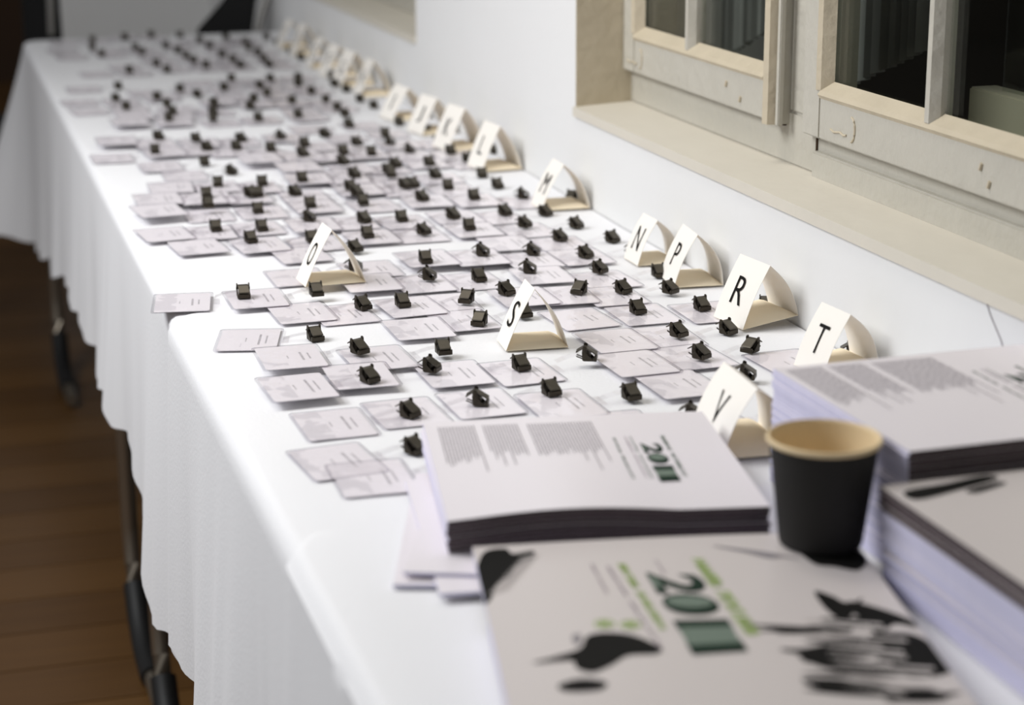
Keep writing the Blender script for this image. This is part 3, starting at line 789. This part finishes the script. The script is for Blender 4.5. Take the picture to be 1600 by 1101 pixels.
def pile(centre, z0, n, th, w, d, rot, wave, label_top, label_rest, group, face, jitter=0.0012, mid=None, shift=(0, 0)):
    tops = None
    me = None
    for k in range(n):
        last = k == n - 1
        if me is None: o = sheet('leaflet', w, d, th, wave, [M[face], M['bleed_shade'], M['page_side']]); me = o
        else: o = me.copy(); COL.objects.link(o)
        jx, jy, jr = (random.uniform(-jitter, jitter) for _ in range(3))
        o.location = (centre[0] + (0 if last else jx) + shift[0] * (n - 1 - k), centre[1] + (0 if last else jy) + shift[1] * (n - 1 - k), z0 + k * (th + 0.00012))
        o.rotation_euler = (0, 0, math.radians(rot) + (0 if last else jr * 6))
        tag(o, label_top if last else '%s, %s from the top' % (label_rest, ORD[n - 1 - k]), 'leaflet', group)
        tops = o
    # the top leaflet carries print of its own: give it its own mesh copy
    tops.data = tops.data.copy()
    return tops

TB = TZ + 0.0056
z_base = TB + 0.0006
flat = lambda u, v: 0.0
waveA = lambda u, v: 0.0045 * math.sin(math.pi * min(max((u - 0.02) / 0.7, 0), 1)) * (1 - v) ** 1.5 + 0.001 * math.sin(3 * u)
for nm, c, z, r in (('a', (-0.397, 1.222), 0, -18), ('b', (-0.388, 1.215), 1, -8), ('c', (-0.384, 1.219), 2, -22)):
    o = sheet('leaflet', 0.22, 0.22, 0.0024, flat, [M['leaflet'], M['page_side'], M['page_side']])
    o.location = (c[0], c[1], z_base + z * 0.0026); o.rotation_euler = (0, 0, math.radians(r))
    tag(o, 'fanned white leaflet, %s of three under the two left piles' % {'a': 'lowest', 'b': 'middle', 'c': 'uppermost'}[nm], 'leaflet', 'fanned leaflets under the left piles')
ZA = z_base + 0.0082
topA = pile((-0.3645, 1.268), ZA, 8, 0.0027, 0.219, 0.218, -10, waveA,
            'white leaflet with three grey text blocks, topmost beside the open badges', 'white leaflet in the low pile left of cup',
            'leaflets in the text pile left of the cup', 'leaflet')
waveC = lambda u, v: 0.0022 * math.sin(math.pi * u) * (1 - 0.5 * v) - 0.0 * v
def cover_wave(u, v): return 0.0015 * math.sin(math.pi * u) + 0.0
for k in range(3):
    o = sheet('leaflet', 0.250, 0.175, 0.0024, flat, [M['cover'], M['bleed_shade'], M['page_side']])
    o.location = (-0.391, 0.953, z_base + k * 0.0026); o.rotation_euler = (0, 0, math.radians(-11))
    tag(o, 'folded leaflet under the front edge of black bird pile, %s of three' % ('lowest', 'middle', 'uppermost')[k], 'leaflet', 'leaflets in the front left cover pile')
topC = pile((-0.3815, 1.0045), ZA, 4, 0.0024, 0.252, 0.270, -11, cover_wave,
            'leaflet cover with large dark green 2011 and black bird, in the foreground', 'leaflet in the pile under the black bird cover',
            'leaflets in the front left cover pile', 'cover', shift=(0.0006, 0.0))
topB = pile((-0.1105, 1.170), z_base, 30, 0.0028, 0.211, 0.204, 1.0, flat,
            'white leaflet with grey text on the tall pile against the wall', 'white leaflet in the tall pile against wall',
            'leaflets in the tall text pile by the wall', 'leaflet', jitter=0.0008)
topD = pile((-0.122, 0.945), z_base, 26, 0.0026, 0.236, 0.222, 0.0, flat,
            'leaflet cover with pale green lettering, on the tall pile at the right', 'leaflet in the tall cover pile right of cup',
            'leaflets in the tall cover pile by the wall', 'cover', jitter=0.0016, shift=(0.0003, 0))

_me = topD.data.copy(); _me.materials[2] = M['bleed_shade']
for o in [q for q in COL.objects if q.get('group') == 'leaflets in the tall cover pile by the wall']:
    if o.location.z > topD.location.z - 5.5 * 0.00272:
        if o is topD: o.data.materials[2] = M['bleed_shade']
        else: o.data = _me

def on_page(o, wave, w, d, th, lift=0.00035):
    return lambda x, y: (x, y, wave(min(max(x / w + 0.5, 0), 1), min(max(y / d + 0.5, 0), 1)) + th + lift)
def text_block(o, P, x0, x1, ytop, n, base_len, seed, mat_, pitch_fill=0.38, name='text_block', ragged=0.5, label=None):
    """n lines of print; every line runs from ytop towards -y and is broken into words."""
    rnd = random.Random(seed); mb = MB()
    for k in range(n):
        x = x0 + (x1 - x0) * (k + 0.5) / n; h = (x1 - x0) / n * pitch_fill / 2
        ln = base_len * (1 - ragged * 0.35 * rnd.random())
        if rnd.random() < 0.22: ln *= 1 + ragged * rnd.random()
        y = ytop
        while y > ytop - ln:
            wl = rnd.uniform(0.004, 0.012); y2 = max(y - wl, ytop - ln)
            m_ = 3
            for q in range(m_):
                ya = y + (y2 - y) * q / m_; yb = y + (y2 - y) * (q + 1) / m_
                mb.quad(P(x - h, ya), P(x + h, ya), P(x + h, yb), P(x - h, yb))
            y = y2 - 0.0015
    b = mb.build(name, mat_, o)
    return b
def lettering(o, P, txt, quad4, m_, name, bold=0.0):
    """txt fitted to quad4 = [start-foot, ...]: corners given as (foot-end, foot-start, head-start, head-end) in page coordinates."""
    fe, fs, hs, he = quad4
    def fit(a, b):
        u = a + 0.5; v = b + 0.5
        fx = fs[0] + (fe[0] - fs[0]) * u; fy = fs[1] + (fe[1] - fs[1]) * u
        hx = hs[0] + (he[0] - hs[0]) * u; hy = hs[1] + (he[1] - hs[1]) * u
        return P(fx + (hx - fx) * v, fy + (hy - fy) * v)
    return text_mesh(name, txt, m_, fit, 1.0, 1.0, o, bold=bold)
def numerals(o, P, q):
    fe, fs, hs, he = q
    lettering(o, P, '2011', q, M['print_dark_green'], 'numerals', bold=0.035)
    # paler green inlay down the middle of each numeral, as on the print
    P2 = lambda x, y: tuple(Vector(P(x, y)) + Vector((0, 0, 0.0003)))
    mb = MB()
    def pt(u, v):
        fx = fs[0] + (fe[0] - fs[0]) * u; fy = fs[1] + (fe[1] - fs[1]) * u
        hx = hs[0] + (he[0] - hs[0]) * u; hy = hs[1] + (he[1] - hs[1]) * u
        return P2(fx + (hx - fx) * v, fy + (hy - fy) * v)
    mb.poly([pt(0.385 + 0.075 * math.cos(t), 0.5 + 0.42 * math.sin(t)) for t in [k * math.pi / 8 for k in range(16)]])
    mb.build('numeral_inlay', M['print_mid_green'], o); mb = MB()
    mb.poly([pt(0.70, 0.02), pt(0.90, 0.02), pt(0.90, 0.96), pt(0.70, 0.96)])
    dk = MB()
    for a, b in ((0.61, 0.725), (0.87, 1.0)):
        dk = MB().poly([pt(a, 0.0), pt(b, 0.0), pt(b, 0.98), pt(a, 0.98)])
        dk.build('numeral_bar', M['print_dark_green'], o)
    mb.build('numeral_inlay', M['print_mid_green'], o); mb = MB()
    mb.poly([pt(0.03, 0.03), pt(0.20, 0.03), pt(0.20, 0.17), pt(0.08, 0.15)])
    mb.build('numeral_inlay', M['print_mid_green'], o)
def title_marks(o, P, q, m_, seed, name):
    """An illegible line of capitals: upright strokes and bars of print between the two long sides of q."""
    fe, fs, hs, he = q; rnd = random.Random(seed); mb = MB()
    def pt(u, v):
        fx = fs[0] + (fe[0] - fs[0]) * u; fy = fs[1] + (fe[1] - fs[1]) * u
        hx = hs[0] + (he[0] - hs[0]) * u; hy = hs[1] + (he[1] - hs[1]) * u
        return P(fx + (hx - fx) * v, fy + (hy - fy) * v)
    n = 18
    for k in range(n):
        if k in (7,): continue
        a = k / n; w = 0.72 / n
        mb.quad(pt(a, 0), pt(a + w * 0.4, 0), pt(a + w * 0.4, 1), pt(a, 1))
        v = rnd.choice((0.0, 0.4, 0.75)); mb.quad(pt(a, v), pt(a + w, v), pt(a + w, v + 0.25), pt(a, v + 0.25))
        if rnd.random() < 0.6: mb.quad(pt(a + w * 0.65, 0), pt(a + w, 0), pt(a + w, rnd.choice((0.5, 1.0))), pt(a + w * 0.65, 0.9))
    return mb.build(name, m_, o)

# print on the near text leaflet
PA = on_page(topA, waveA, 0.219, 0.218, 0.0027)
def text_page(o, P, sx=1.0):
    text_block(o, P, -0.100, -0.071, 0.094, 12, 0.088, 1, M['print_grey'])
    text_block(o, P, -0.066, -0.038, 0.093, 12, 0.078, 2, M['print_grey'])
    text_block(o, P, -0.032, 0.019, 0.091, 22, 0.082, 3, M['print_grey'])
    numerals(o, P, [(0.045, -0.053), (0.046, 0.034), (0.061, 0.032), (0.060, -0.052)])
    title_marks(o, P, [(0.0635, -0.045), (0.0645, 0.050), (0.0675, 0.050), (0.0665, -0.045)], M['print_mid_green'], 4, 'title_line')
    title_marks(o, P, [(0.026, -0.048), (0.028, 0.048), (0.030, 0.048), (0.028, -0.048)], M['print_mid_green'], 5, 'subtitle_line')
    title_marks(o, P, [(0.036, -0.047), (0.037, 0.050), (0.0385, 0.050), (0.0375, -0.047)], M['print_mauve'], 6, 'small_print')
    title_marks(o, P, [(0.040, -0.047), (0.041, 0.050), (0.0425, 0.050), (0.0415, -0.047)], M['print_mid_green'], 7, 'small_print')
text_page(topA, PA)
PB = on_page(topB, flat, 0.211, 0.204, 0.0028)
text_page(topB, PB)

# print on the front cover leaflet
PC = lambda x, y: (x, y, cover_wave(min(max(x / 0.252 + 0.5, 0), 1), 0) + 0.0024 + 0.0004)
def PCo(x, y): return PC(x - 0.0025, y + 0.0245)      # art was measured about a slightly different page centre
numerals(topC, PCo, [(-0.0125, -0.0766), (-0.0192, 0.0493), (0.0144, 0.0423), (0.0206, -0.0751)])
title_marks(topC, PCo, [(0.0241, -0.054), (0.0146, 0.0694), (0.0228, 0.0685), (0.0334, -0.0551)], M['print_light_green'], 9, 'title_line')
title_marks(topC, PCo, [(-0.0247, -0.0403), (-0.0342, 0.0661), (-0.029, 0.0655), (-0.0202, -0.0408)], M['print_light_green'], 10, 'subtitle_line')
title_marks(topC, PCo, [(-0.0296, -0.0686), (-0.0418, 0.0626), (-0.0395, 0.0622), (-0.0275, -0.0689)], M['print_mauve'], 12, 'small_print')
title_marks(topC, PCo, [(-0.0484, 0.0184), (-0.0514, 0.0681), (-0.0491, 0.0677), (-0.0466, 0.018)], M['print_mauve'], 13, 'small_print')
title_marks(topC, PCo, [(-0.0077, 0.0448), (-0.0095, 0.0699), (-0.0078, 0.0696), (-0.0060, 0.0445)], M['print_mauve'], 14, 'small_print')
def blob(o, P, pts, m_, name):
    """Catmull-Rom smoothed silhouette printed flat on the page."""
    out = []; n = len(pts)
    for i in range(n):
        p0, p1, p2, p3 = (Vector(pts[(i + k) % n]) for k in (-1, 0, 1, 2))
        for k in range(4):
            t = k / 4
            q = 0.5 * ((2 * p1) + (p2 - p0) * t + (2 * p0 - 5 * p1 + 4 * p2 - p3) * t * t + (3 * p1 - p0 - 3 * p2 + p3) * t ** 3)
            out.append(P(max(min(q.x, 0.1275), -0.1235), max(min(q.y, 0.108), -0.155)))
    mb = MB(); mb.poly(out)
    ob = mb.build(name, m_, o)
    bm = bmesh.new(); bm.from_mesh(ob.data); bmesh.ops.triangulate(bm, faces=bm.faces, ngon_method='EAR_CLIP'); bm.to_mesh(ob.data); bm.free()
    return ob
ART_NAME = {'bird': 'printed_bird', 'beak': 'printed_spot', 'tree': 'printed_foliage', 'blot': 'printed_blot', 'branch': 'printed_branch', 'roots': 'printed_root',
            'curl': 'printed_curl', 'cloud': 'printed_cloud'}
_r = random.Random(8)
for k in range(20):
    ax, ay = 0.128 - 0.05 * _r.random(), -0.030 - 0.115 * _r.random()
    ln = _r.uniform(0.030, 0.060); wd = _r.uniform(0.0025, 0.0055); an = math.pi + _r.uniform(-0.30, 0.20)
    c_, s_ = math.cos(an), math.sin(an)
    COVER_ART['leaf_%d' % (k + 20)] = [(ax + c_ * u - s_ * v, ay + s_ * u + c_ * v) for u, v in ((0, 0), (ln * 0.3, wd), (ln * 0.7, wd * 0.9), (ln, 0), (ln * 0.7, -wd * 0.6), (ln * 0.3, -wd))]
for k, pts in COVER_ART.items():
    if k == 'tree':
        blob(topC, PCo, pts, M['print_black'], 'printed_foliage'); continue
    if k in ('curl', 'beak'):
        blob(topC, PCo, pts, M['print_grey'], ART_NAME[k]); continue
    blob(topC, PCo, pts, M['print_black'], ART_NAME.get(k, 'printed_leaf'))
mb = MB()                                      # two small green emblems with rings
for cx, cy in ((-0.0560, -0.0265), (-0.0410, -0.0300)):
    for r0, r1 in ((0.0062, 0.0048), (0.0030, 0.0)):
        n = 16
        for k in range(n):
            a, b = 2 * math.pi * k / n, 2 * math.pi * (k + 1) / n
            mb.quad(PCo(cx + r0 * math.cos(a), cy + r0 * math.sin(a)), PCo(cx + r0 * math.cos(b), cy + r0 * math.sin(b)),
                    PCo(cx + r1 * math.cos(b), cy + r1 * math.sin(b)), PCo(cx + r1 * math.cos(a), cy + r1 * math.sin(a)))
mb.build('printed_emblem', M['print_light_green'], topC)
rnd = random.Random(3)                         # pale veins cut across the black foliage
mb = MB()
PV = lambda x, y: tuple(Vector(PCo(x, y)) + Vector((0, 0, 0.0003)))
for k in range(9):
    x = -0.120 + 0.003 * k; y = 0.030 + 0.0065 * k
    mb.quad(PV(x, y), PV(x + 0.001, y - 0.001), PV(x + 0.014, y + 0.006), PV(x + 0.013, y + 0.008))
mb.build('printed_vein', M['cover'], topC); mb = MB()
for k in range(13):                            # and across the dark leaves at the other side
    x = 0.060 + 0.0045 * rnd.random(); y = -0.032 - 0.0078 * k
    w_ = rnd.uniform(0.030, 0.060)
    mb.quad(PV(x, y), PV(x + w_, y - 0.012), PV(x + w_, y - 0.0155), PV(x + 0.004, y - 0.0022))
mb.build('printed_vein', M['cover'], topC)

# print on the tall cover pile
PD = on_page(topD, flat, 0.236, 0.222, 0.0026)
title_marks(topD, PD, [(0.020, 0.044), (-0.040, 0.050), (-0.040, 0.058), (0.020, 0.052)], M['print_light_green'], 21, 'title_line')
title_marks(topD, PD, [(0.030, 0.030), (-0.016, 0.036), (-0.016, 0.040), (0.030, 0.034)], M['print_mauve'], 22, 'small_print')
title_marks(topD, PD, [(0.040, 0.016), (-0.002, 0.022), (-0.002, 0.027), (0.040, 0.021)], M['print_mid_green'], 23, 'small_print')
for pts in ([(-0.108, 0.096), (-0.075, 0.102), (-0.045, 0.108), (-0.040, 0.100), (-0.075, 0.088), (-0.108, 0.080)],
            [(-0.070, 0.086), (-0.045, 0.094), (-0.040, 0.090), (-0.066, 0.080)],
            [(-0.095, -0.030), (-0.060, -0.022), (-0.020, -0.034), (0.030, -0.040), (0.110, -0.060), (0.110, -0.105), (-0.020, -0.105), (-0.070, -0.075)],
            [(0.040, 0.064), (0.052, 0.074), (0.050, 0.050)]):
    blob(topD, PD, pts, M['print_black'], 'printed_foliage')

# ------------------------------------------------------------------ paper cup
cup = empty('paper_cup', (-0.2590, 1.098, ZA + 4 * 0.00252 + 0.0022))
def lathe(prof, n=48):
    mb = MB()
    for r, z in prof:
        for k in range(n):
            a = 2 * math.pi * k / n; mb.v.append((r * math.cos(a), r * math.sin(a), z))
    for i in range(len(prof) - 1):
        for k in range(n):
            a = i * n + k; b = i * n + (k + 1) % n
            mb.f.append([a, b, b + n, a + n]); mb.mi.append(0)
    return mb
H = 0.0725
lathe([(0.0, 0.001), (0.0258, 0.001), (0.0262, 0.0), (0.0272, 0.0), (0.0277, 0.002), (0.0356, H - 0.004)]).build('sleeve', M['cup_black'], cup, smooth=True)
lathe([(0.0356, H - 0.004), (0.0370, H - 0.0035), (0.0378, H - 0.0018), (0.0372, H - 0.0003), (0.0360, H), (0.0350, H - 0.0010), (0.0348, H - 0.003)]).build('rim', M['cup_cream'], cup, smooth=True)
lathe([(0.0348, H - 0.003), (0.0266, 0.006), (0.0, 0.0058)]).build('inner_wall', M['cup_cream'], cup, smooth=True)
tag(cup, 'black paper coffee cup with cream rim, standing between the leaflet piles', 'cup')

# ------------------------------------------------------------------ chairs beyond the table
def chair(x, y, rz, label, outline, thick, loop):
    """Chair with an upholstered back of the given outline (x, z), a bent tube loop beside it, seat and four legs."""
    c = empty('conference_chair', (x, y, 0), rz); tag(c, label, 'chair', 'black chairs at the far end')
    MB().box((-0.26, 0.0, 0.43), (0.085, 0.38, 0.48)).build('seat', M['upholstery'], c, bevel=0.015)
    MB().prism(outline, 'y', -thick / 2, thick / 2).build('backrest', M['upholstery'], c, bevel=0.008)
    MB().tube(loop, 0.0085, 8).build('back_loop', M['chair_loop'], c, smooth=True)
    for sx in (-0.23, 0.07):
        for sy in (0.02, 0.36):
            MB().tube([(sx, sy, 0.44), (sx * 1.08, sy, 0.009)], 0.010, 8).build('leg', M['chair_loop'], c, smooth=True)
    return c
chair(-0.10, 4.585, 0.0, 'black chair with leaning back, beyond the table end beside the wall',
      [(-0.10, 0.46), (0.03, 0.46), (0.045, 0.60), (0.047, 0.735), (0.058, 0.80), (0.085, 0.87), (0.06, 0.89), (0.02, 0.86), (-0.022, 0.80), (-0.085, 0.735), (-0.10, 0.62)], 0.03,
      [(0.050, 0.0, 0.50), (0.058, 0.0, 0.72), (0.068, 0.0, 0.765), (0.086, 0.0, 0.81), (0.094, 0.0, 0.85)])
chair(-0.51, 4.80, 0.0, 'black chair beyond the aisle corner of the table',
      [(-0.048, 0.46), (0.030, 0.46), (0.036, 0.70), (0.034, 0.90), (-0.050, 0.90), (-0.052, 0.70)], 0.05,
      [(0.010, -0.03, 0.72), (0.012, -0.034, 0.80), (0.014, -0.03, 0.90)])
